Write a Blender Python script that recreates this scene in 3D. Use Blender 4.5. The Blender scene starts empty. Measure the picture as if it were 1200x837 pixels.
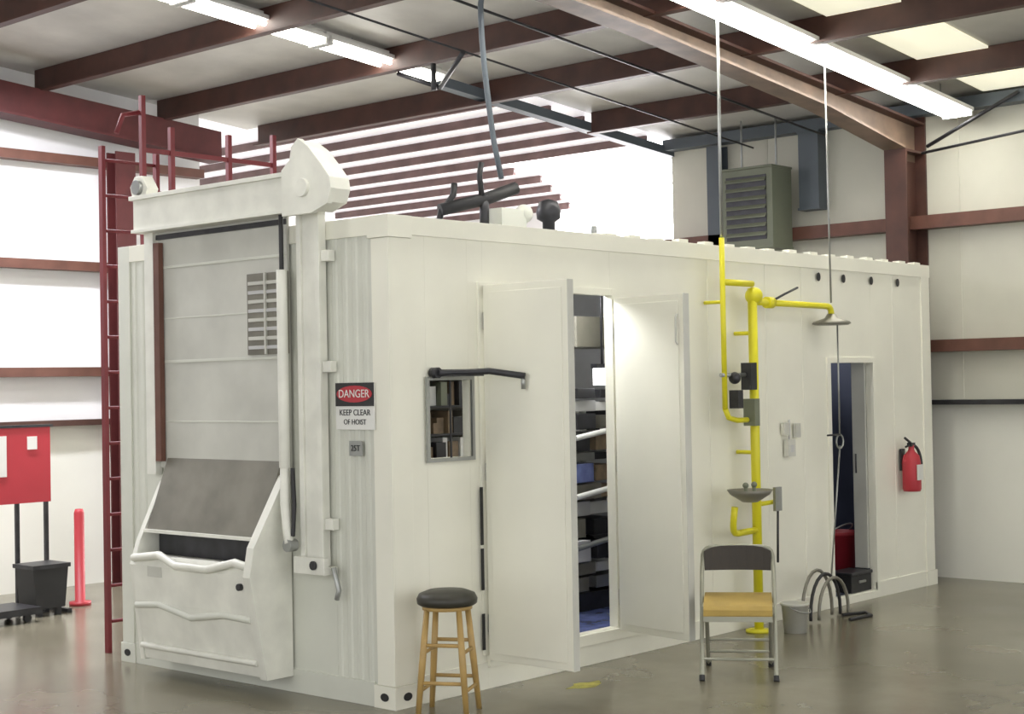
import bpy, bmesh, math, random
from mathutils import Vector, Matrix
random.seed(4)
scn=bpy.context.scene
scn.view_settings.view_transform='Standard'
scn.view_settings.exposure=0.62

# ------------------------------------------------------------ materials
def mat(name,col,rough=0.6,metal=0.0,var=0.08,scale=3.0,bump=0.0,bscale=20.0,emit=0.0,ecol=None):
    m=bpy.data.materials.new(name); m.use_nodes=True
    nt=m.node_tree; b=nt.nodes["Principled BSDF"]
    b.inputs["Roughness"].default_value=rough; b.inputs["Metallic"].default_value=metal
    tc=nt.nodes.new("ShaderNodeTexCoord")
    n=nt.nodes.new("ShaderNodeTexNoise"); n.inputs["Scale"].default_value=scale; n.inputs["Detail"].default_value=6
    nt.links.new(tc.outputs["Object"],n.inputs["Vector"])
    r=nt.nodes.new("ShaderNodeValToRGB")
    r.color_ramp.elements[0].position=0.3; r.color_ramp.elements[1].position=0.7
    lo=[max(0,c*(1-var)) for c in col]; hi=[min(1,c*(1+var)) for c in col]
    r.color_ramp.elements[0].color=(*lo,1); r.color_ramp.elements[1].color=(*hi,1)
    nt.links.new(n.outputs["Fac"],r.inputs["Fac"]); nt.links.new(r.outputs["Color"],b.inputs["Base Color"])
    if bump>0:
        n2=nt.nodes.new("ShaderNodeTexNoise"); n2.inputs["Scale"].default_value=bscale; n2.inputs["Detail"].default_value=4
        nt.links.new(tc.outputs["Object"],n2.inputs["Vector"])
        bp=nt.nodes.new("ShaderNodeBump"); bp.inputs["Strength"].default_value=bump; bp.inputs["Distance"].default_value=0.02
        nt.links.new(n2.outputs["Fac"],bp.inputs["Height"]); nt.links.new(bp.outputs["Normal"],b.inputs["Normal"])
    if emit>0:
        b.inputs["Emission Color"].default_value=(*(ecol or col),1); b.inputs["Emission Strength"].default_value=emit
    return m
M={}
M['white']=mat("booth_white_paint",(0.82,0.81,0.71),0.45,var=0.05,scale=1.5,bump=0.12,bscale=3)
M['white2']=mat("booth_white_shaded",(0.64,0.65,0.58),0.5,var=0.07,scale=2.0,bump=0.12,bscale=4)  # same booth white, darkened: end-face shade put into the colour
M['offwhite']=mat("machine_white_paint",(0.78,0.78,0.71),0.4,var=0.10,scale=5)
M['panel']=mat("door_panel_greywhite",(0.55,0.55,0.50),0.5,var=0.10,scale=3)
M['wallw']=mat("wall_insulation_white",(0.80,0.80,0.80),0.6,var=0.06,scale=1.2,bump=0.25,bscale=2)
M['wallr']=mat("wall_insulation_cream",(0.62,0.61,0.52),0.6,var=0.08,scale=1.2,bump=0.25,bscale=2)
M['wains']=mat("wall_liner_white",(0.78,0.78,0.71),0.5,var=0.03,scale=1.5)
M['ceil']=mat("ceiling_insulation",(0.56,0.55,0.51),0.5,var=0.20,scale=1.3,bump=0.6,bscale=2.5)
M['ceil2']=mat("annex_ceiling_glow",(0.85,0.83,0.86),0.6,var=0.04,scale=1.5,emit=0.28,ecol=(1,0.96,1.0))  # ceiling is no lamp; emission imitates its overexposed brightness
M['red']=mat("red_oxide_steel",(0.085,0.016,0.016),0.55,var=0.2,scale=6)
M['redlit']=mat("red_oxide_girt_lit",(0.13,0.055,0.038),0.55,var=0.2,scale=6)  # red oxide lightened; the girts' lit tone put into the colour
M['brown']=mat("brown_primer_steel",(0.065,0.026,0.018),0.55,var=0.25,scale=5)
M['annexp']=mat("annex_purlin_primer",(0.14,0.085,0.08),0.55,var=0.25,scale=5)
M['tan']=mat("rafter_primer_lit",(0.17,0.115,0.080),0.5,var=0.3,scale=5)  # same red oxide as the column, fixture light painted into its colour
M['redbright']=mat("safety_red",(0.42,0.03,0.04),0.5,var=0.1)
M['redladder']=mat("ladder_maroon",(0.16,0.015,0.02),0.5,var=0.15)
M['signred']=mat("sign_red",(0.45,0.03,0.045),0.5,var=0.05)
M['black']=mat("black_rubber",(0.02,0.02,0.022),0.5,var=0.2)
M['dark']=mat("dark_grey_metal",(0.04,0.04,0.045),0.4,metal=0.4,var=0.3,scale=9)
M['bluegrey']=mat("blue_grey_steel",(0.10,0.12,0.14),0.5,var=0.1)
M['galv']=mat("galvanised_steel",(0.36,0.37,0.36),0.35,metal=0.7,var=0.1,scale=10)
M['hop']=mat("hopper_bare_steel",(0.22,0.21,0.175),0.4,metal=0.3,var=0.2,scale=4)
M['olive']=mat("heater_grey_green",(0.17,0.185,0.13),0.5,var=0.1)
M['yellow']=mat("safety_yellow",(0.72,0.66,0.02),0.4,var=0.05)
M['wood']=mat("stool_pine",(0.44,0.29,0.10),0.4,var=0.15,scale=8)
M['cush']=mat("stool_vinyl",(0.03,0.028,0.02),0.45,var=0.2,scale=10)
M['chairm']=mat("chair_frame_beige",(0.36,0.36,0.29),0.35,metal=0.3,var=0.1)
M['chairs']=mat("chair_seat_tan",(0.38,0.26,0.06),0.65,var=0.12,scale=8)
M['chairb']=mat("chair_back_brown",(0.03,0.022,0.014),0.4,var=0.1)
M['blue']=mat("interior_blue_grey",(0.07,0.08,0.125),0.6,var=0.1)
M['inter']=mat("interior_lining",(0.50,0.50,0.50),0.6,var=0.1)
M['bluefl']=mat("interior_floor_blue",(0.12,0.15,0.33),0.25,var=0.5,scale=8)
M['signw']=mat("sign_white",(0.75,0.75,0.72),0.5,var=0.02)
M['board']=mat("supply_brown",(0.22,0.16,0.10),0.6,var=0.3,scale=14)
M['tube']=mat("fluorescent_tube",(1,1,0.95),0.4,emit=11,ecol=(1,0.98,0.91))
M['bright']=mat("daylit_translucent_panel",(1,1,1),0.4,emit=5,ecol=(1,0.97,1.0))
M['sky']=mat("translucent_skylight",(0.9,0.88,0.7),0.4,emit=0.42,ecol=(1,0.96,0.75))
M['lampin']=mat("work_lamp_glow",(1,1,1),0.4,emit=4)

def floor_mat():
    m=bpy.data.materials.new("polished_concrete"); m.use_nodes=True; nt=m.node_tree; b=nt.nodes["Principled BSDF"]
    tc=nt.nodes.new("ShaderNodeTexCoord")
    n=nt.nodes.new("ShaderNodeTexNoise"); n.inputs["Scale"].default_value=0.7; n.inputs["Detail"].default_value=7; n.inputs["Roughness"].default_value=0.6
    nt.links.new(tc.outputs["Object"],n.inputs["Vector"])
    r=nt.nodes.new("ShaderNodeValToRGB"); e=r.color_ramp.elements
    e[0].position=0.32; e[0].color=(0.130,0.116,0.080,1); e[1].position=0.70; e[1].color=(0.225,0.206,0.150,1)
    nt.links.new(n.outputs["Fac"],r.inputs["Fac"]); nt.links.new(r.outputs["Color"],b.inputs["Base Color"])
    n2=nt.nodes.new("ShaderNodeTexNoise"); n2.inputs["Scale"].default_value=1.2; n2.inputs["Detail"].default_value=2
    nt.links.new(tc.outputs["Object"],n2.inputs["Vector"])
    mr=nt.nodes.new("ShaderNodeMapRange"); mr.inputs["To Min"].default_value=0.16; mr.inputs["To Max"].default_value=0.30
    nt.links.new(n2.outputs["Fac"],mr.inputs["Value"]); nt.links.new(mr.outputs["Result"],b.inputs["Roughness"])
    return m
M['floor']=floor_mat()

# ------------------------------------------------------------ mesh builder
class B:
    def __init__(s,name,loc=(0,0,0),rot=0.0,sc=1.0):
        s.name=name; s.bm=bmesh.new(); s.mats=[]; s.loc=loc; s.rot=rot; s.sc=sc
    def mi(s,k):
        if k not in s.mats: s.mats.append(k)
        return s.mats.index(k)
    def _faces(s,faces,k,smooth=False):
        i=s.mi(k)
        for f in faces: f.material_index=i; f.smooth=smooth
    def box(s,a,b,k):
        x0,x1=sorted((a[0],b[0])); y0,y1=sorted((a[1],b[1])); z0,z1=sorted((a[2],b[2]))
        vs=[s.bm.verts.new(p) for p in [(x0,y0,z0),(x1,y0,z0),(x1,y1,z0),(x0,y1,z0),(x0,y0,z1),(x1,y0,z1),(x1,y1,z1),(x0,y1,z1)]]
        fs=[s.bm.faces.new([vs[i] for i in q]) for q in [(0,3,2,1),(4,5,6,7),(0,1,5,4),(1,2,6,5),(2,3,7,6),(3,0,4,7)]]
        s._faces(fs,k)
    def prism(s,poly,axis,a,b,k):
        def P(p,t):
            return {'x':(t,p[0],p[1]),'y':(p[0],t,p[1]),'z':(p[0],p[1],t)}[axis]
        va=[s.bm.verts.new(P(p,a)) for p in poly]; vb=[s.bm.verts.new(P(p,b)) for p in poly]
        fs=[s.bm.faces.new(va),s.bm.faces.new(vb[::-1])]; n=len(poly)
        for i in range(n): fs.append(s.bm.faces.new([va[i],vb[i],vb[(i+1)%n],va[(i+1)%n]]))
        s._faces(fs,k)
    def tube(s,pts,r,k,n=12,closed=False):
        pts=[Vector(p) for p in pts]; rs=r if isinstance(r,(list,tuple)) else [r]*len(pts)
        rings=[]; up=None
        for i,p in enumerate(pts):
            if closed: t=(pts[(i+1)%len(pts)]-pts[i-1]).normalized()
            elif i==0: t=(pts[1]-p).normalized()
            elif i==len(pts)-1: t=(p-pts[i-1]).normalized()
            else: t=((pts[i+1]-p).normalized()+(p-pts[i-1]).normalized()).normalized()
            if up is None: up=t.orthogonal().normalized()
            up=(up-t*up.dot(t)); 
            if up.length<1e-5: up=t.orthogonal()
            up.normalize(); w=t.cross(up)
            rings.append([s.bm.verts.new(p+(up*math.cos(2*math.pi*j/n)+w*math.sin(2*math.pi*j/n))*rs[i]) for j in range(n)])
        fs=[]
        m=len(rings)
        for i in range(m if closed else m-1):
            A=rings[i]; C=rings[(i+1)%m]
            for j in range(n): fs.append(s.bm.faces.new([A[j],A[(j+1)%n],C[(j+1)%n],C[j]]))
        s._faces(fs,k,True)
        if not closed:
            s._faces([s.bm.faces.new(rings[0][::-1]),s.bm.faces.new(rings[-1])],k)
    def lathe(s,prof,c,k,n=28):
        rings=[]
        for r,z in prof: rings.append([s.bm.verts.new((c[0]+max(r,1e-4)*math.cos(2*math.pi*j/n),c[1]+max(r,1e-4)*math.sin(2*math.pi*j/n),c[2]+z)) for j in range(n)])
        fs=[]
        for i in range(len(rings)-1):
            for j in range(n): fs.append(s.bm.faces.new([rings[i][j],rings[i][(j+1)%n],rings[i+1][(j+1)%n],rings[i+1][j]]))
        s._faces(fs,k,True)
    def ball(s,c,r,k,sz=(1,1,1)):
        g=bmesh.ops.create_uvsphere(s.bm,u_segments=20,v_segments=12,radius=r)
        fs=set()
        for v in g['verts']:
            v.co=Vector((v.co.x*sz[0]+c[0],v.co.y*sz[1]+c[1],v.co.z*sz[2]+c[2]))
            fs.update(v.link_faces)
        s._faces(fs,k,True)
    def done(s,bevel=0.0,parent=None):
        bmesh.ops.recalc_face_normals(s.bm,faces=s.bm.faces)
        me=bpy.data.meshes.new(s.name); s.bm.to_mesh(me); s.bm.free()
        for k in s.mats: me.materials.append(M[k])
        o=bpy.data.objects.new(s.name,me); scn.collection.objects.link(o)
        o.location=s.loc; o.rotation_euler=(0,0,s.rot); o.scale=(s.sc,)*3
        if bevel>0:
            md=o.modifiers.new("bevel",'BEVEL'); md.width=bevel; md.segments=2; md.limit_method='ANGLE'; md.angle_limit=math.radians(50)
        if parent: o.parent=parent
        return o
def bez(p0,p1,p2,p3,n=12):
    p0,p1,p2,p3=map(Vector,(p0,p1,p2,p3)); o=[]
    for i in range(n+1):
        t=i/n; o.append(p0*(1-t)**3+p1*3*t*(1-t)**2+p2*3*t*t*(1-t)+p3*t**3)
    return o
Z0=4.55
def zr(x): return Z0-x/12.0
WX=6.5
EY=6.0

# ------------------------------------------------------------ room shell
b=B("floor"); b.box((-10,-10,-0.1),(9.0,9.2,0),'floor'); b.done()

b=B("ceiling")
for x0,x1,y0,y1 in [(-10,WX+0.15,-10,2.85),(-10,3.3,2.85,6.1)]:
    b.prism([(x0,zr(x0)),(x1,zr(x1)),(x1,zr(x1)+.08),(x0,zr(x0)+.08)],'y',y0,y1,'ceil')
b.prism([(3.3,zr(3.3)),(3.95,zr(3.95)),(3.95,zr(3.95)+.08),(3.3,zr(3.3)+.08)],'y',2.85,6.1,'ceil')
b.prism([(3.95,zr(3.95)),(8.95,zr(8.95)),(8.95,zr(8.95)+.08),(3.95,zr(3.95)+.08)],'y',2.85,9.1,'ceil2')
b.prism([(3.3,zr(3.3)),(3.95,zr(3.95)),(3.95,zr(3.95)+.08),(3.3,zr(3.3)+.08)],'y',6.1,9.1,'ceil2')
b.done()

b=B("window_1")
b.prism([(3.0,zr(3.0)-.02),(6.35,zr(6.35)-.02),(6.35,zr(6.35)-.004),(3.0,zr(3.0)-.004)],'y',-0.95,-0.38,'sky'); b.done()
b=B("window_2")
b.prism([(6.35,zr(6.35)-.02),(8.75,zr(8.75)-.02),(8.75,zr(8.75)-.004),(6.35,zr(6.35)-.004)],'y',2.95,5.0,'bright'); b.done()

b=B("roof_purlins")
for x in [-5.9,-4.7,-3.45,-2.2,-0.98,0.25,1.49,2.73,3.89,5.22]:
    y1=2.8 if x>4.5 else 5.85
    zt=zr(x)-.004
    b.box((x-.006,-9.8,zt-.185),(x+.006,y1,zt-.012),'brown')
    b.box((x-.07,-9.8,zt-.20),(x+.006,y1,zt-.185),'brown')
    b.box((x-.006,-9.8,zt-.012),(x+.07,y1,zt),'brown')
b.done()
b=B("annex_purlins")
x=4.35
while x<8.8:
    zt=zr(x)-.004
    if x<6.3: b.box((x-.018,2.95,zt-.075),(x+.018,8.95,zt),'annexp')
    else:
        e_=4.6+.55*(x-6.3)
        b.box((x-.018,max(5.05,e_),zt-.075),(x+.018,8.95,zt),'annexp')
        b.box((x-.012,2.95,zt-.05),(x+.012,max(5.05,e_)-.002,zt-.02),'signw')  # white stretch paints the glare that washes out these purlins
    x+=0.47
b.done()

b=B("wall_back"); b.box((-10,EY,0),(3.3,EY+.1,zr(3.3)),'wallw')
b.prism([(-10,zr(3.3)),(3.3,zr(3.3)),(-10,zr(-10))],'y',EY,EY+.1,'wallw')
b.box((-10,EY-.012,0),(3.3,EY,1.40),'wains')
b.done()
b=B("trim_1")
for z in (3.70,2.78,1.86,1.42):
    h=.08 if z>1.5 else .05
    b.box((-10,EY-.14,z-h/2),(3.25,EY-.015,z+h/2),'redlit' if z>1.5 else 'brown')
b.done()
b=B("back_wall_steel_frame")
for xx in (-3.0,2.28):
    b.box((xx-.1,EY-.30,0),(xx+.1,EY-.285,3.98-xx/12),'red'); b.box((xx-.006,EY-.285,0),(xx+.006,EY-.165,3.98-xx/12),'red'); b.box((xx-.1,EY-.165,0),(xx+.1,EY-.15,3.98-xx/12),'red')
b.prism([(-10,zr(-10)-.46),(3.3,zr(3.3)-.46),(3.3,zr(3.3)-.2),(-10,zr(-10)-.2)],'y',EY-.34,EY-.31,'red')
b.prism([(-10,zr(-10)-.48),(3.3,zr(3.3)-.48),(3.3,zr(3.3)-.46),(-10,zr(-10)-.46)],'y',EY-.40,EY-.15,'red')
b.done()

b=B("wall_right")
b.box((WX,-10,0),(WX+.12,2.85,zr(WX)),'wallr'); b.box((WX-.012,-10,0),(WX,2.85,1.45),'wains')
for i in range(20):
    yy=2.4-i*.62; b.box((WX-.006,yy-.006,1.5),(WX,yy+.006,3.95),'wallr')
b.done()
b=B("trim_2")
for z,h,k in ((2.98,.11,'redlit'),(1.94,.10,'redlit'),(1.47,.04,'dark'),(3.93,.1,'bluegrey')):
    b.box((WX-.16,-10,z-h/2),(WX-.014,2.84,z+h/2),k)
b.done()
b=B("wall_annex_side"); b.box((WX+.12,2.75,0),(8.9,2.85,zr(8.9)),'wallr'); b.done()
b=B("wall_annex_far"); b.box((8.8,2.85,0),(8.95,9.1,zr(8.95)),'wallw'); b.done()
b=B("window_3"); b.box((8.76,2.95,1.2),(8.80,6.2,3.76),'bright'); b.box((8.74,2.9,1.15),(8.79,6.25,1.2),'wallw'); b.done()
b=B("wall_annex_back"); b.box((3.3,9.0,0),(8.95,9.1,zr(8.8)),'wallw'); b.box((3.2,6.1,0),(3.3,9.1,zr(3.3)),'wallw'); b.done()

b=B("rigid_frame_column")
cy=.30
zc=3.60
b.box((6.12,cy-.1,0),(6.14,cy+.1,zc),'brown'); b.box((6.14,cy-.006,0),(6.46,cy+.006,3.5),'brown'); b.box((6.46,cy-.1,0),(6.485,cy+.1,zr(6.48)-.02),'brown')
low=[(6.14,zc),(5.95,3.63),(4.9,3.80),(2.6,4.03),(-9.8,zr(-9.8)-.40)]
top=[(-9.8,zr(-9.8)-.205),(6.46,zr(6.46)-.205)]
b.prism([(6.46,3.5),(6.14,3.5)]+low+top,'y',cy-.006,cy+.006,'tan')
for i in range(len(low)-1):
    p,q=low[i],low[i+1]
    b.prism([p,q,(q[0],q[1]-.02),(p[0],p[1]-.02)],'y',cy-.1,cy+.1,'tan')
b.prism([top[0],top[1],(top[1][0],top[1][1]+.02),(top[0][0],top[0][1]+.02)],'y',cy-.1,cy+.1,'brown')
b.box((6.14,cy-.1,3.56),(6.46,cy+.1,3.58),'brown')
b.done()
b=B("annex_header_beam")
b.prism([(3.35,zr(3.35)-.17),(8.75,zr(8.75)-.17),(8.75,zr(8.75)-.09),(3.35,zr(3.35)-.09)],'y',2.82,2.92,'bluegrey')
b.done()
b=B("steel_brace")
b.tube([(2.45,1.75,4.08),(2.72,2.25,3.93)],.018,'dark'); b.tube([(2.65,2.25,4.1),(2.65,2.25,3.90)],.02,'dark'); b.tube([(2.72,2.25,3.93),(2.72,2.70,4.1)],.018,'dark')
b.done()
b=B("column_brace")
b.tube([(6.3,.1,3.6),(6.3,-.7,3.95)],.016,'dark')
b.tube([(6.3,.15,3.55),(6.3,-2.4,3.78),(6.3,-5,3.8)],.012,'dark')
b.done()

b=B("overhead_conduit")
b.tube([(-2,1.05,zr(-2)-.22),(6.3,1.05,zr(6.3)-.22)],.010,'dark')
b.tube([(1.0,1.8,zr(1)-.24),(6.3,1.8,zr(6.3)-.24)],.008,'dark')
b.done()

def fixture(x1,y,off,n=1,L=2.44,r=.019,hw=.11):
    x2=x1
    for i in range(n):
        a=x2-L; 
        b=B("fluorescent_light")
        def z(x): return zr(x)-off
        b.prism([(a,z(a)+.05),(x2,z(x2)+.05),(x2,z(x2)+.02),(a,z(a)+.02)],'y',y-hw,y+hw,'signw')
        b.prism([(a,z(a)+.09),(x2,z(x2)+.09),(x2,z(x2)+.05),(a,z(a)+.05)],'y',y-.05,y+.05,'signw')
        for yy in (y-.075,y,y+.075)if r>.02 else (y-.06,y+.06):
            b.tube([(a+.03,yy,z(a+.03)),(x2-.03,yy,z(x2-.03))],r,'tube',n=10)
        for xx in (a+.01,x2-.01): b.prism([(xx-.012,z(xx)-.02),(xx+.012,z(xx)-.02),(xx+.012,z(xx)+.03),(xx-.012,z(xx)+.03)],'y',y-hw+.01,y+hw-.01,'signw')
        for xx in (a+.3,x2-.3): b.tube([(xx,y,z(xx)+.08),(xx,y,zr(xx)-.002)],.006,'galv',n=6)
        b.done(); x2=a-.03
fixture(6.30,-.18,.20,2,4.2,.026,.14)
fixture(3.30,2.85,.12,5,1.22)
fixture(5.5,-3.6,.2,3)  # unseen row, added to light the room
fixture(5.5,-7.0,.2,3)  # another out-of-view row added for room light

# ------------------------------------------------------------ booth (shipping container)
Lx,Wy,Hz=6.06,2.44,2.59
b=B("container_booth")
t=.05
def fw(x0,x1,z0,z1,k='white'): b.box((x0,0,z0),(x1,t,z1),k)
D0=(.265,.595,1.295,1.715); D1=(.72,1.87,.19,2.22); D2=(4.47,5.10,.06,1.80)
xs=0
for D in (D0,D1,D2):
    fw(xs,D[0],0,Hz); fw(D[0],D[1],0,D[2]); fw(D[0],D[1],D[3],Hz); xs=D[1]
fw(xs,Lx,0,Hz)
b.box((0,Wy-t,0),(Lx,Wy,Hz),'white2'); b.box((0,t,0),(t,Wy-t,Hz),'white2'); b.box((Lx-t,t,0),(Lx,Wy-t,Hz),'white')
b.box((t,t,Hz-.05),(Lx-t,Wy-t,Hz-.002),'inter'); b.box((t,t,.10),(4.30,Wy-t,.18),'bluefl'); b.box((4.34,t,.02),(Lx-t,Wy-t,.06),'blue')
b.box((t,Wy-t-.02,.18),(4.29,Wy-t,2.54),'inter'); b.box((4.32,t,.05),(4.34,Wy-t-.02,2.54),'blue'); b.box((4.29,t,.18),(4.32,Wy-t-.02,2.54),'inter')
b.box((4.34,Wy-t-.02,.06),(Lx-t,Wy-t,2.54),'blue'); b.box((Lx-t-.02,t,.06),(Lx-t,Wy-t-.02,2.54),'blue')
b.box((.16,-.012,Hz-.10),(Lx+.012,0,Hz),'white'); b.box((.16,-.012,0.0),(D1[0]-.02,0,.15),'white'); b.box((D1[0]-.02,-.03,.12),(2.62,0,.185),'white')
b.box((D1[0]-.02,-.012,0.0),(D2[0],0,.12),'white'); b.box((D2[1],-.012,0.0),(Lx-.16,0,.12),'white'); b.box((D2[0],-.012,0.0),(D2[1],0,.055),'white')
b.box((0,-.012,.12),(.14,0,Hz-.12),'white'); b.box((Lx-.14,-.012,.12),(Lx,0,Hz-.1),'white')
b.box((-.012,-.012,.12),(0,.12,Hz-.12),'white'); b.box((-.012,Wy-.12,.12),(0,Wy,Hz),'white2'); b.box((-.012,.145,Hz-.1),(0,Wy-.12,Hz),'white'); b.box((-.012,.145,0),(0,Wy-.14,.13),'white2')
for xx in (2.92,3.62,4.10,5.45): b.box((xx-.008,-.004,.12),(xx+.008,0,Hz-.1),'white')
for i in range(4): 
    yy=.18+i*.08; b.prism([(0,yy-.024),(-.006,yy-.012),(-.006,yy+.012),(0,yy+.024)],'z',.13,Hz-.1,'white2')
for yy in (2.20,2.28): b.prism([(0,yy-.024),(-.006,yy-.012),(-.006,yy+.012),(0,yy+.024)],'z',.13,Hz-.1,'white2')
for (x0,x1,z0,z1) in (D1,D2):
    b.box((x0-.05,-.014,z0),(x0,.0,z1+.04),'white'); b.box((x1,-.014,z0),(x1+.04,0,z1+.04),'white'); b.box((x0,-.014,z1),(x1,0,z1+.04),'white')
def oval(cx,cz,rx=.032,rz=.022): return [(cx+rx*math.cos(a*.5236),cz+rz*math.sin(a*.5236)) for a in range(12)]
for z in (0.0,Hz-.118):
    b.prism([(-.02,-.02),(.158,-.02),(.158,-.001),(-.001,-.001),(-.001,.142),(-.02,.142)],'z',z,z+.118,'white')
    if z<1:
        b.prism(oval(.07,z+.06),'y',-.023,-.0203,'black'); b.prism(oval(.06,z+.06),'x',-.023,-.0203,'black')
b.prism([(Lx-.158,-.02),(Lx+.02,-.02),(Lx+.02,.04),(Lx,.04),(Lx,-.001),(Lx-.158,-.001)],'z',0,.118,'white')
b.box((-.02,Wy-.14,0),(-.001,Wy+.01,.118),'white2')
b.prism(oval(Wy-.06,.06),'x',-.024,-.0203,'black')
xx=1.9
while xx<6.0:
    b.box((xx-.05,.0,Hz),(xx+.05,.06,Hz+.012+.012*random.random()),'white'); xx+=.24+.06*random.random()
for xx in (4.32,4.68,5.10,5.52):
    b.prism(oval(xx,2.43,.024,.032),'y',-.018,-.0121,'black')
b.done(0.004)

def leaf(name,hx,ang,w,z0,z1,flip):
    b=B(name,loc=(hx,-.036,0),rot=ang)
    b.box((0,-.02,z0),(w,.02,z1),'white')
    for z in (z0+.2,(z0+z1)/2,z1-.2): b.tube([(0,0,z-.05),(0,0,z+.05)],.016,'galv',n=8)
    s=1 if flip else -1
    b.box((.04,s*.02,z0+.04),(w-.04,s*.026,z1-.04),'white')
    if name=="door_2": b.tube([(w-.04,s*.03,z1-.30),(w-.04,s*.045,z1-.28),(w-.04,s*.045,z1-.14),(w-.04,s*.03,z1-.12)],.006,'panel',n=8)
    b.box((w,-.024,z0),(w+.005,.024,z1),'panel')
    b.done(0.003)
leaf("door_1",.705,math.radians(-90),.61,.165,2.24,False)
leaf("door_2",1.885,math.radians(-99),.59,.175,2.20,False)
b=B("hinge_gap_shade")  # black strips stand in for the dark gap between leaf and frame
for z0,z1 in ((.80,1.12),(.55,.78),(.22,.42)): b.box((.655,-.020,z0),(.675,-.0141,z1),'black')
b.done()

b=B("window_4")
for (x0,x1,z0,z1) in ((.245,.265,1.275,1.735),(.595,.615,1.275,1.735),(.265,.595,1.275,1.295),(.265,.595,1.715,1.735)): b.box((x0,-.026,z0),(x1,-.012,z1),'galv')
b.box((.425,-.022,1.295),(.435,-.014,1.715),'dark'); b.done()
b=B("stocked_shelf")
b.box((.30,.30,.18),(.33,.62,2.2),'dark'); b.box((1.32,.30,.18),(1.35,.62,2.2),'dark'); b.box((.33,.60,.18),(1.32,.62,2.2),'hop')
for z in (.5,.9,1.24,1.40,1.56,1.72,2.0): 
    b.box((.33,.30,z),(1.32,.60,z+.012),'dark')
    xx=.34
    while xx<1.22:
        w=.03+.05*random.random(); h=.05+.09*random.random()
        b.box((xx,.31+.05*random.random(),z+.012),(xx+w,.56,z+.012+h),random.choice(['signw','hop','board','board','dark','olive'])); xx+=w+.006
b.done()
b=B("door_holder_arm"); b.tube([(.30,-.06,1.755),(.45,-.12,1.755),(.55,-.2,1.76),(.66,-.36,1.73)],.018,'dark'); b.tube([(.30,-.012,1.755),(.30,-.06,1.755)],.03,'dark')
b.box((.32,-.15,1.735),(.56,-.05,1.745),'dark'); b.tube([(.655,-.35,1.73),(.655,-.35,1.66)],.012,'galv'); b.done()

# interior machinery
b=B("process_machinery")
b.box((2.0,.6,.182),(3.6,2.1,.30),'dark'); b.box((2.3,.9,.30),(3.0,1.9,.85),'galv'); b.tube([(2.2,1.2,1.05),(3.2,1.2,1.05)],.22,'galv',n=24)
b.tube([(2.7,.9,.5),(3.3,.9,.5)],.14,'dark',n=20); b.box((2.5,1.5,.9),(3.5,2.2,1.5),'galv')
for i in range(7):
    b.tube([(2.2+.2*i,1.0+.1*(i%3),.3),(2.2+.2*i,1.0+.1*(i%3),1.2+.1*(i%4))],.03,'galv' if i%2 else 'dark')
    b.box((2.0+.22*i,1.0,1.3+.05*(i%3)),(2.12+.22*i,1.3,1.45+.06*(i%2)),'signw' if i%3==0 else 'dark')
random.seed(12)
z=.32
while z<1.62:
    h=.05+.09*random.random(); x0=2.10+.08*random.random(); y0=.50+.10*random.random()
    b.box((x0,y0,z),(x0+.14+.14*random.random(),y0+.22,z+h),random.choice(['hop','inter','dark','inter','galv','black','dark','bluefl']))
    x0+=.30
    b.box((x0,y0+.05,z),(x0+.12+.16*random.random(),y0+.3,z+h*.85),random.choice(['hop','signw','dark','galv','board','black'])); z+=h+.015
for z in (.62,.95,1.33): b.tube([(2.08,.47,z),(2.4,.46,z+.04),(2.75,.48,z)],.018,'signw' if z>.9 else 'galv')
b.tube([(2.46,.47,.3),(2.46,.47,1.62)],.02,'hop')
b.box((2.15,.50,1.92),(2.75,.9,2.12),'hop')
b.tube([(2.2,.6,.3),(2.2,.6,1.95)],.015,'dark')
b.done(0.004)
b=B("work_lamp"); b.box((2.30,.44,1.67),(2.44,.49,1.78),'lampin'); b.box((2.29,.45,1.78),(2.45,.50,1.81),'dark'); b.tube([(2.37,.47,1.81),(2.37,.47,2.53)],.008,'dark'); b.done()
def point_fill(n,loc,e):
    ld=bpy.data.lights.new(n,'POINT'); ld.energy=e; ld.shadow_soft_size=.1; lo=bpy.data.objects.new(n,ld); lo.location=loc; scn.collection.objects.link(lo)
point_fill("booth_fill",(1.6,.35,2.4),30); point_fill("booth_fill.001",(5.4,1.0,2.2),9)  # added point lights without fixtures, brighten the booth interior

# second room items
b=B("red_bucket"); b.lathe([(0,0),(.12,0),(.15,.38),(.16,.38),(.16,.41),(.14,.41),(.11,.02),(0,.02)],(5.30,.44,.061),'signred'); b.tube(bez((5.14,.44,.46),(5.16,.3,.56),(5.42,.3,.56),(5.46,.44,.46)),.006,'galv',n=6); b.done()
b=B("black_battery_box"); b.box((4.78,.03,.061),(5.085,.22,.19),'black'); b.box((4.77,.02,.19),(5.09,.23,.215),'dark'); b.box((4.88,.015,.13),(4.98,.03,.15),'galv'); b.done(.006)
b=B("inner_door_panel"); b.box((5.085,.055,.22),(5.12,.17,1.80),'panel'); b.tube([(5.08,.14,.95),(5.08,.14,1.1)],.006,'dark'); b.done(.003)
b=B("glare_arc_ring"); b.tube([(5.62+.12*math.cos(a*.35),.9,1.66+.16*math.sin(a*.35)) for a in range(18)],.03,'signw',closed=True); b.tube([(5.62,.9,1.82),(5.62,.9,.062)],.02,'dark'); b.tube([(5.50,.9,1.66),(5.74,.9,1.66)],.012,'dark'); b.done()  # invented object; its white ring paints an arc of glare

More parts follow.
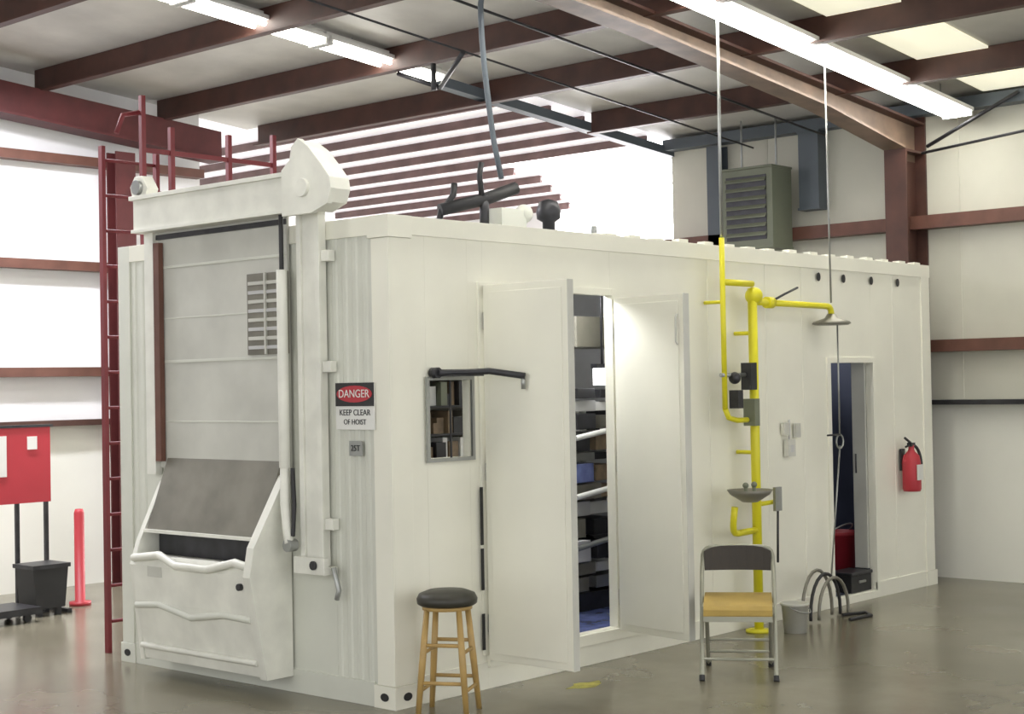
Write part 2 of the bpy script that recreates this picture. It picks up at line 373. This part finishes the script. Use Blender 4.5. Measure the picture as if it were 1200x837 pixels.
# ------------------------------------------------------------ bin tipper on end face
b=B("bin_tipper_hoist")
b.box((-.03,.78,1.22),(-.0125,1.99,2.68),'panel')
for z in (1.86,2.43): b.box((-.036,.80,z-.008),(-.03,1.98,z+.008),'white2')
for z in (1.50,2.12): b.box((-.033,.80,z-.004),(-.03,1.98,z+.004),'white2')
b.box((-.045,.78,2.60),(-.03,1.99,2.63),'dark'); 
b.box((-.045,.77,1.88),(-.031,1.12,2.34),'hop')
for i in range(8): b.box((-.055,.79,1.91+i*.052),(-.045,1.10,1.93+i*.052),'panel' if i%2 else 'inter')
b.box((-.06,.94,1.88),(-.045,.955,2.34),'panel')
b.box((-.06,.475,.72),(-.013,.64,2.98),'offwhite'); b.box((-.075,.465,.72),(-.06,.50,2.96),'offwhite'); b.box((-.075,.615,.72),(-.06,.65,2.96),'offwhite')
b.box((-.06,2.0,1.18),(-.013,2.09,2.66),'offwhite')
b.box((-.12,.40,2.665),(-.013,2.11,2.845),'offwhite'); b.box((-.14,.40,2.845),(-.013,2.13,2.87),'offwhite'); b.box((-.14,.40,2.645),(-.013,2.11,2.665),'offwhite')
b.prism([(1.98,2.872),(2.12,2.872),(2.14,2.93),(2.09,2.99),(2.02,2.99),(1.96,2.91)],'x',-.12,-.04,'offwhite')
b.tube([(-.145,2.05,2.92),(-.03,2.05,2.92)],.045,'galv',n=20)
hp=[(.64,2.62),(.40,2.62),(.27,2.66),(.24,2.74),(.25,2.80),(.32,2.88),(.42,2.98),(.50,3.03),(.555,2.99),(.57,2.92),(.64,2.87)]
b.prism(hp,'x',-.18,-.145,'offwhite')
b.prism([(.398,2.63),(.28,2.67),(.25,2.74),(.26,2.80),(.33,2.88),(.42,2.97),(.50,3.02),(.55,2.985),(.56,2.92),(.56,2.8702),(.398,2.8702)],'x',-.1445,-.03,'offwhite')
b.tube([(-.20,.46,2.76),(-.16,.46,2.76)],.05,'offwhite',n=20)
for z in (2.40,1.80,.95): b.box((-.06,.40,z-.03),(-.015,.464,z+.03),'offwhite')
b.box((-.11,.42,.68),(-.013,.67,.719),'offwhite'); b.box((-.11,.42,.719),(-.076,.67,.77),'offwhite'); b.tube([(-.125,.50,.73),(-.111,.50,.73)],.025,'dark',n=12); b.tube([(-.06,.40,.72),(-.06,.36,.60),(-.06,.38,.55)],.014,'galv')
b.box((-.07,1.93,1.26),(-.035,1.985,2.58),'redlit')
b.tube([(-.10,.745,2.66),(-.10,.745,2.34)],.013,'black'); b.tube([(-.10,.745,2.34),(-.10,.745,1.25)],.030,'offwhite',n=16)
b.tube([(-.10,.745,1.25),(-.11,.735,1.05),(-.12,.71,.93),(-.13,.68,.84)],.026,'offwhite',n=12); b.tube([(-.15,.68,.83),(-.09,.68,.83)],.035,'galv',n=14)
b.tube([(-.09,.69,1.25),(-.09,.68,1.05),(-.12,.66,.88)],.012,'black')
b.prism([(-.013,1.27),(-.17,.86),(-.185,.865),(-.028,1.285)],'y',.86,1.92,'hop')
b.box((-.20,.862,.845),(-.15,1.938,.865),'offwhite')
b.box((-.10,.862,.705),(-.013,1.92,.845),'dark')  # dark box stands in for the shade in the recessed gap
prof=[(-.013,.70),(-.24,.72),(-.27,.66),(-.26,.45),(-.19,.10),(-.013,.10)]
b.prism(prof,'y',.861,1.939,'offwhite')
side=[(-.013,1.22),(-.05,1.20),(-.28,.82),(-.31,.66),(-.20,.09),(-.013,.09)]
b.prism(side,'y',.80,.86,'offwhite')
side2=[(-.013,1.16),(-.05,1.14),(-.22,.80),(-.27,.66),(-.20,.09),(-.013,.09)]
b.prism(side2,'y',1.94,1.98,'offwhite')
b.tube([(-.27,1.94,.70),(-.27,1.68,.73),(-.285,1.5,.68),(-.285,1.2,.68),(-.27,.98,.73),(-.27,.86,.71)],.024,'offwhite',n=10)
b.tube([(-.25,1.94,.42),(-.26,1.7,.44),(-.26,1.4,.39),(-.26,1.1,.43),(-.25,.86,.42)],.02,'white2',n=10)
b.tube([(-.215,1.94,.18),(-.215,.86,.18)],.018,'offwhite',n=10)
b.box((-.272,1.66,.60),(-.26,1.80,.66),'panel'); b.tube([(-.29,.93,.60),(-.24,.93,.60)],.02,'dark',n=10)
b.done(.004)

e=bpy.data.objects.new("danger_sign",None); scn.collection.objects.link(e); e.location=(-.02,.25,1.59)
b=B("plate"); b.box((-.004,-.15,-.13),(.004,.15,.12),'signw'); b.box((-.007,-.15,-.005),(-.004,.15,.12),'black'); 
b.prism([(.138*math.cos(a*.2618),.06+.045*math.sin(a*.2618)) for a in range(24)],'x',-.010,-.007,'signred')
o=b.done(parent=e)
def text(s,y,z,size,mk,par,x=-.012):
    c=bpy.data.curves.new("lettering","FONT"); c.body=s; c.size=size; c.align_x='CENTER'; c.align_y='CENTER'; c.extrude=.0008
    o=bpy.data.objects.new("lettering",c); scn.collection.objects.link(o); o.parent=par; c.materials.append(M[mk])
    o.rotation_euler=(math.radians(90),0,math.radians(-90)); o.location=(x,y,z)
text("DANGER",0,.06,.06,'signw',e); text("KEEP CLEAR",0,-.04,.045,'black',e,-.006); text("OF HOIST",0,-.09,.04,'black',e,-.006)
e=bpy.data.objects.new("notice_plaque",None); scn.collection.objects.link(e); e.location=(-.02,.25,1.36)
b=B("plate"); b.box((-.004,-.05,-.04),(.004,.05,.04),'galv'); b.done(parent=e); text("25T",0,0,.045,'black',e,-.006)

b=B("roof_hose_clamp")
bx,by=1.42,.62
b.box((bx-.2,by-.12,2.592),(bx+.25,by+.12,2.64),'white'); b.tube([(bx,by,2.62),(bx,by,2.86)],.03,'dark')
b.tube([(bx-.27,by+.12,2.76),(bx+.02,by,2.84),(bx+.24,by-.05,2.92)],.04,'black'); b.tube([(bx-.24,by+.1,2.78),(bx-.17,by+.1,2.86),(bx-.16,by+.1,2.93)],.02,'black')
b.tube([(bx-.02,by,2.85),(bx-.04,by,2.98),(bx-.02,by,3.06)],.018,'black'); b.box((bx+.05,by-.1,2.64),(bx+.28,by+.02,2.78),'white2'); b.ball((bx+.3,by-.06,2.76),.06,'white2')
b.tube([(bx-.28,by+.15,2.60),(bx-.25,by+.12,2.78)],.02,'dark')
b.done()
b=B("drop_conduit")
b.tube([(bx+.13,by-.03,2.97)]+bez((bx+.10,by,3.2),(bx+.04,by,3.5),(bx+.0,by,3.8),(bx,by,4.0),8)+bez((bx,by,4.05),(bx,by,4.2),(bx+.12,by-.1,4.26),(bx+.3,by-.2,4.31),6)+[(bx+.45,by-.3,4.32)],.018,'bluegrey'); b.done()
b=B("roof_vent_cap"); b.lathe([(.04,0),(.04,.13),(.075,.15),(.08,.2),(.06,.26),(0,.28)],(1.95,.55,2.592),'dark'); b.done()
b=B("roof_junction_box"); b.box((2.25,.4,2.592),(2.5,.6,2.66),'white'); b.tube([(2.35,.5,2.66),(2.35,.5,2.72)],.02,'galv'); b.done(.005)

b=B("roof_guard_rail")
for xx,zt in ((.14,3.56),(.36,3.38),(.82,3.38),(1.20,3.42)): b.box((xx-.016,2.36,2.592),(xx+.016,2.392,zt),'redladder'); 
b.box((.157,2.37,3.20),(1.183,2.385,3.23),'redladder'); b.box((.157,2.37,2.93),(1.183,2.385,2.96),'redladder')
b.tube([(-.05,2.38,3.30),(.0,2.38,3.42),(.12,2.38,3.45)],.016,'redladder'); b.done()
b=B("access_ladder")
for xx in (.10,.52): b.box((xx-.014,2.75,0),(xx+.014,2.79,3.28),'redladder')
for i in range(14): b.tube([(.10,2.77,.2+.23*i),(.52,2.77,.2+.23*i)],.011,'redladder',n=8)
b.done()

# left background items
b=B("red_notice_board")
b.box((-.7,4.86,.84),(.98,4.90,1.42),'signred'); b.box((-.7,4.85,.92),(.50,4.86,1.40),'signw'); b.box((-.72,4.85,1.42),(1.0,4.91,1.44),'dark')
b.box((.50,4.85,1.05),(.60,4.86,1.36),'signw'); b.box((.78,4.85,1.25),(.86,4.86,1.35),'signw')
for xx in (-.68,.72,.97): b.box((xx-.015,4.905,0),(xx+.015,4.93,1.4),'dark')
b.box((-.7,4.6,.0),(-.66,5.1,.03),'dark'); b.box((.95,4.6,0),(.99,5.1,.03),'dark'); b.done()
b=B("red_bollard"); b.lathe([(0,.76),(.03,.76),(.04,.73),(.04,.03),(.085,.03),(.085,0),(0,0)],(1.24,4.88,0),'redbright'); b.done()
b=B("black_waste_bin"); b.prism([(.66,.06),(.90,.06),(.93,.36),(.63,.36)],'y',4.55,4.80,'black'); b.box((.62,4.53,.36),(.94,4.82,.39),'dark')
for xx in (.68,.84):
    for yy in (4.57,4.74): b.box((xx,yy,0),(xx+.04,yy+.04,.06),'dark')
b.done()
b=B("wheeled_dolly"); b.box((.0,4.35,.06),(.58,4.75,.11),'dark'); 
for xx in (.08,.5):
    for yy in (4.42,4.68): b.tube([(xx,yy-.015,.03),(xx,yy+.015,.03)],.03,'black',n=14); b.box((xx-.012,yy-.012,.03),(xx+.012,yy+.012,.07),'galv')
b.tube([(.05,4.7,.1),(.0,4.75,.5),(.1,4.75,.5)],.012,'galv'); b.done()

b=B("unit_heater")
x0,x1,y0,y1,z0,z1=6.0,6.32,1.42,1.94,2.86,3.55
b.box((x0,y0,z0),(x1,y1,z1),'olive'); b.box((x0-.02,y0-.01,z1),(x1,y1+.01,z1+.02),'olive'); b.box((x0-.02,y0-.01,z0-.02),(x1,y1+.01,z0),'olive')
b.box((x0-.006,y0+.06,z0+.06),(x0-.001,y1-.04,z1-.06),'dark')
for i in range(7): 
    z=z0+.09+i*.08; b.prism([(x0-.03,z),(x0-.007,z+.03),(x0-.007,z+.04),(x0-.03,z+.01)],'y',y0+.06,y1-.04,'olive')
for yy in (y0+.08,y1-.08): b.tube([(x0+.2,yy,z1+.02),(x0+.2,yy,zr(6.2)-.01)],.01,'galv',n=6)
b.done(.006)
b=B("wall_duct"); b.box((6.345,1.16,3.2),(6.484,1.36,3.86),'bluegrey'); b.box((6.335,1.15,3.86),(6.484,1.37,3.88),'bluegrey'); b.box((6.335,1.15,3.18),(6.484,1.37,3.20),'bluegrey'); b.done()
b=B("wall_steel_post"); b.box((6.34,2.2,0),(6.36,2.34,3.86),'bluegrey'); b.box((6.36,2.26,0),(6.47,2.28,3.86),'bluegrey'); b.box((6.47,2.2,0),(6.484,2.34,3.86),'bluegrey'); b.done()

# ------------------------------------------------------------ safety shower
sy=-.16
b=B("emergency_shower_eyewash")
b.tube([(3.21,sy,.02),(3.21,sy,2.30)],.032,'yellow'); b.lathe([(0,.0),(.09,.0),(.09,.015),(.03,.02),(0.03,.05)],(3.21,sy,0.001),'yellow')
b.tube([(2.86,sy,2.62),(2.86,sy,1.50)],.018,'yellow'); b.tube([(2.86,sy,2.33),(3.21,sy,2.33)],.022,'yellow')
b.tube([(2.86,sy,1.50),(2.90,sy,1.44),(3.0,sy,1.42),(3.21,sy,1.42)],.018,'yellow')
b.ball((3.23,sy,2.25),.06,'yellow'); b.tube([(3.23,sy,2.21),(4.16,sy,2.205)]+bez((4.16,sy,2.205),(4.22,sy,2.205),(4.24,sy,2.19),(4.24,sy,2.14),5),.022,'yellow')
b.tube([(3.38,sy,2.21),(3.45,sy,2.21)],.04,'yellow'); b.tube([(3.42,sy,2.21),(3.55,sy-.04,2.27),(3.72,sy-.04,2.32)],.008,'dark')
b.lathe([(0,.07),(.03,.07),(.05,.04),(.13,.015),(.14,0),(.12,-.01),(0,-.005)],(4.24,sy,2.08),'hop')
b.box((3.10,sy-.05,1.62),(3.17,sy+.03,1.80),'dark'); b.box((3.12,sy-.06,1.38),(3.18,sy+.03,1.56),'olive'); b.tube([(3.10,sy,1.72),(2.82,sy,1.72)],.014,'galv'); b.ball((2.95,sy-.02,1.70),.04,'dark')
b.box((2.94,sy-.05,1.50),(3.0,sy+.02,1.62),'dark')
for z in (2.0,1.2,.9): b.tube([(3.21,sy,z),(3.21,-.014,z)],.014,'yellow',n=8)
b.tube([(2.86,sy,2.2),(2.86,-.014,2.2)],.012,'yellow',n=8)
b.tube([(3.21,sy,.68),(2.95,sy-.02,.68)]+bez((2.95,sy-.02,.68),(2.88,sy-.02,.68),(2.86,sy-.04,.72),(2.86,sy-.06,.86),5),.022,'yellow')
b.lathe([(.02,-.03),(.05,-.03),(.13,.02),(.15,.05),(.14,.05),(.12,.025),(0,-.01)],(2.95,sy-.12,.92),'hop')
for xx in (2.9,3.0): b.tube([(xx,sy-.12,.90),(xx,sy-.12,1.0)],.012,'olive',n=8); b.ball((xx,sy-.12,1.0),.02,'olive')
b.tube([(3.21,sy,.85),(3.42,sy-.04,.86)],.016,'yellow'); b.box((3.32,sy-.08,.80),(3.40,sy-.06,.96),'galv')
b.tube([(3.36,sy-.07,.80),(3.38,sy-.05,.45)],.008,'dark')
b.done()
b=B("shower_supply_conduit"); b.tube([(2.86,sy,2.62),(2.86,sy,zr(2.86)-.24)],.011,'galv'); b.done()
b=B("shower_pull_rod"); b.tube([(4.24,sy,2.23),(4.22,sy,zr(4.22)-.24)],.007,'galv'); b.tube([(4.27,sy-.03,2.07),(4.27,sy-.03,1.28)],.006,'galv'); b.tube([(4.10,sy-.03,1.28),(4.27,sy-.03,1.28)],.007,'dark'); b.tube([(4.27+.05*math.cos(a*.6283),sy-.03,1.23+.05*math.sin(a*.6283)) for a in range(10)],.006,'galv',closed=True,n=8)
b.tube([(4.27,-.19,1.2),(4.28,-.09,.25)],.006,'galv'); b.done()

b=B("wall_switch_box"); b.box((3.80,-.05,1.14),(3.90,-.012,1.26),'panel'); b.box((3.83,-.055,1.17),(3.87,-.05,1.22),'inter'); b.box((3.77,-.04,1.29),(3.84,-.012,1.38),'panel'); b.box((3.93,-.04,1.27),(3.99,-.012,1.37),'panel'); b.tube([(3.85,-.03,1.26),(3.85,-.03,1.40)],.008,'inter',n=8); b.done(.003)
b=B("fire_extinguisher")
cx,cyy=5.52,-.10
b.lathe([(0,0),(.065,0),(.072,.02),(.072,.23),(.06,.28),(.03,.31),(.022,.33),(.022,.36),(0,.36)],(cx,cyy,.79),'signred')
b.box((cx-.03,cyy-.02,1.14),(cx+.03,cyy+.02,1.17),'dark'); b.tube([(cx-.01,cyy,1.17),(cx-.10,cyy,1.21)],.01,'black'); b.tube([(cx-.01,cyy,1.155),(cx-.09,cyy,1.14)],.008,'black')
b.tube(bez((cx+.03,cyy,1.15),(cx+.13,cyy-.02,1.13),(cx+.11,cyy-.04,.95),(cx+.08,cyy-.03,.88)),.012,'black'); b.box((cx-.045,cyy-.076,.88),(cx+.045,cyy-.068,1.0),'signw'); b.box((cx-.03,-.03,.95),(cx+.03,-.014,1.12),'dark')
b.done()

b=B("coiled_hose")
for k in range(3):
    c=3.86+.06*k; yy=-.22-.03*k
    b.tube([(c-.2,yy,.015)]+[(c-.2*math.cos(a*math.pi/12),yy,.05+(.30-.03*k)*math.sin(a*math.pi/12)) for a in range(13)]+[(c+.2,yy,.015)],.012,'hop' if k%2==0 else 'black',n=8)
b.tube([(4.1,-.28,.013),(4.3,-.35,.013),(4.2,-.45,.013),(3.95,-.42,.013)],.012,'black',n=8); b.done()
b=B("white_pail"); b.lathe([(0,0),(.075,0),(.09,.18),(.097,.18),(.097,.195),(.08,.195),(.07,.01),(0,.01)],(3.34,-.36,0),'panel'); b.tube(bez((3.25,-.36,.18),(3.25,-.5,.12),(3.43,-.5,.12),(3.43,-.36,.18)),.004,'galv',n=6); b.done()
M['stain']=mat("faded_floor_paint",(0.34,0.31,0.05),0.5,var=0.4,scale=14)
b=B("floor_paint_mark"); b.prism([(1.10+.13*(1+.25*math.sin(a*2.1))*math.cos(a*.4189),-.38+.06*(1+.3*math.cos(a*1.7))*math.sin(a*.4189)) for a in range(15)],'z',0.0005,.002,'stain'); b.done()

# ------------------------------------------------------------ stool
b=B("wooden_stool",loc=(.12,-.27,0),rot=.5)
b.lathe([(0,.635),(.10,.632),(.145,.615),(.158,.59),(.155,.565),(.14,.555),(0,.555)],(0,0,0),'cush')
b.lathe([(0,.556),(.13,.556),(.13,.535),(0,.535)],(0,0,0),'wood')
L=[]
for s in ((1,1),(-1,1),(-1,-1),(1,-1)):
    tp=Vector((s[0]*.085,s[1]*.085,.54)); bt=Vector((s[0]*.128,s[1]*.128,0)); L.append((tp,bt)); b.tube([tp,tp.lerp(bt,.5),bt],[.015,.018,.014],'wood')
def at(l,z): return l[0].lerp(l[1],(l[0].z-z)/l[0].z)
for i in range(4):
    for z in ((.17,.36) if i%2 else (.13,.32)): b.tube([at(L[i],z),at(L[(i+1)%4],z)],.010,'wood',n=8)
b.done()

b=B("folding_chair",loc=(1.90,-.87,0),rot=math.radians(-57),sc=.96)
for s in (-1,1):
    b.tube([(s*.215,-.24,.012),(s*.215,-.02,.40),(s*.215,.10,.60),(s*.210,.155,.69)]+bez((s*.21,.155,.69),(s*.205,.17,.725),(s*.18,.175,.74),(s*.14,.175,.74),4),.013,'chairm')
    b.tube([(s*.19,.24,.012),(s*.19,.05,.30),(s*.19,-.11,.43)],.013,'chairm')
    b.tube([(s*.215,-.02,.40),(s*.195,.14,.44)],.009,'chairm',n=8)
    b.tube([(s*.215,-.25,0.0),(s*.215,-.235,.03)],.018,'black'); b.tube([(s*.19,.25,0.0),(s*.19,.235,.03)],.018,'black')
    b.box((s*.205-.004,-.19,.385),(s*.205+.004,.14,.425),'chairm')
b.tube([(-.14,.175,.74),(.14,.175,.74)],.013,'chairm')
b.tube([(-.215,-.18,.115),(.215,-.18,.115)],.009,'chairm'); b.tube([(-.19,.18,.10),(.19,.18,.10)],.009,'chairm'); b.tube([(-.19,.13,.18),(.19,.13,.18)],.009,'chairm')
sp=[(-.235,.355),(-.243,.38),(-.235,.41),(-.21,.432),(-.15,.448),(.0,.462),(.12,.468),(.148,.455),(.15,.42)]
b.prism(sp,'x',-.20,.20,'chairs'); b.prism([(-.255,.345),(-.255,.375),(-.243,.375),(-.237,.345)],'x',-.20,.20,'chairm')
n=8
for i in range(n):
    x0=-.20+.40*i/n; x1=x0+.40/n; f=lambda x:.035*(1-(x/.20)**2); hh=lambda x:.748-.03*(abs(x)/.2)**4
    za,zb=hh(x0),hh(x1)
    P=[(x0,.125+f(x0)),(x1,.125+f(x1)),(x1,.15+f(x1)),(x0,.15+f(x0))]
    vb=[b.bm.verts.new((p[0],p[1],.60)) for p in P]; vt=[b.bm.verts.new((p[0],p[1],z)) for p,z in zip(P,(za,zb,zb,za))]
    fs=[b.bm.faces.new(vb[::-1]),b.bm.faces.new(vt)]+[b.bm.faces.new([vb[j],vb[(j+1)%4],vt[(j+1)%4],vt[j]]) for j in range(4)]
    b._faces(fs,'chairb')
b.done(.003)

# ------------------------------------------------------------ world, lights, camera
w=bpy.data.worlds.new("daylight"); scn.world=w; w.use_nodes=True
bg=w.node_tree.nodes["Background"]; bg.inputs[0].default_value=(0.98,0.98,0.97,1); bg.inputs[1].default_value=1.25
def area(name,loc,rot,sx,sy,e,col=(1,1,1)):
    l=bpy.data.lights.new(name,'AREA'); l.shape='RECTANGLE'; l.size=sx; l.size_y=sy; l.energy=e; l.color=col
    o=bpy.data.objects.new(name,l); o.location=loc; o.rotation_euler=rot; scn.collection.objects.link(o)
area("annex_fill",(6.5,5.2,3.2),(0,0,0),2,2,120)  # added area light with no fixture, brightens the annex
area("back_bay_fill",(0.0,4.4,4.2),(0,0,0),2.5,.3,170,(.93,.93,1))  # added soft light, no lamp body; lifts the back bay

cd=bpy.data.cameras.new("camera"); cam=bpy.data.objects.new("camera",cd); scn.collection.objects.link(cam)
yaw,pitch,roll,f=0.72969,0.01707,-0.01824,1816.2
fw_=Vector((math.cos(yaw)*math.cos(pitch),math.sin(yaw)*math.cos(pitch),math.sin(pitch)))
r=Vector((math.sin(yaw),-math.cos(yaw),0)); u=r.cross(fw_)
r2=r*math.cos(roll)+u*math.sin(roll); u2=-r*math.sin(roll)+u*math.cos(roll)
mx=Matrix((( r2.x,u2.x,-fw_.x,-5.619),(r2.y,u2.y,-fw_.y,-5.883),(r2.z,u2.z,-fw_.z,1.691),(0,0,0,1)))
cam.matrix_world=mx
cd.sensor_width=36; cd.sensor_fit='HORIZONTAL'; cd.lens=f*36/1200
scn.camera=cam
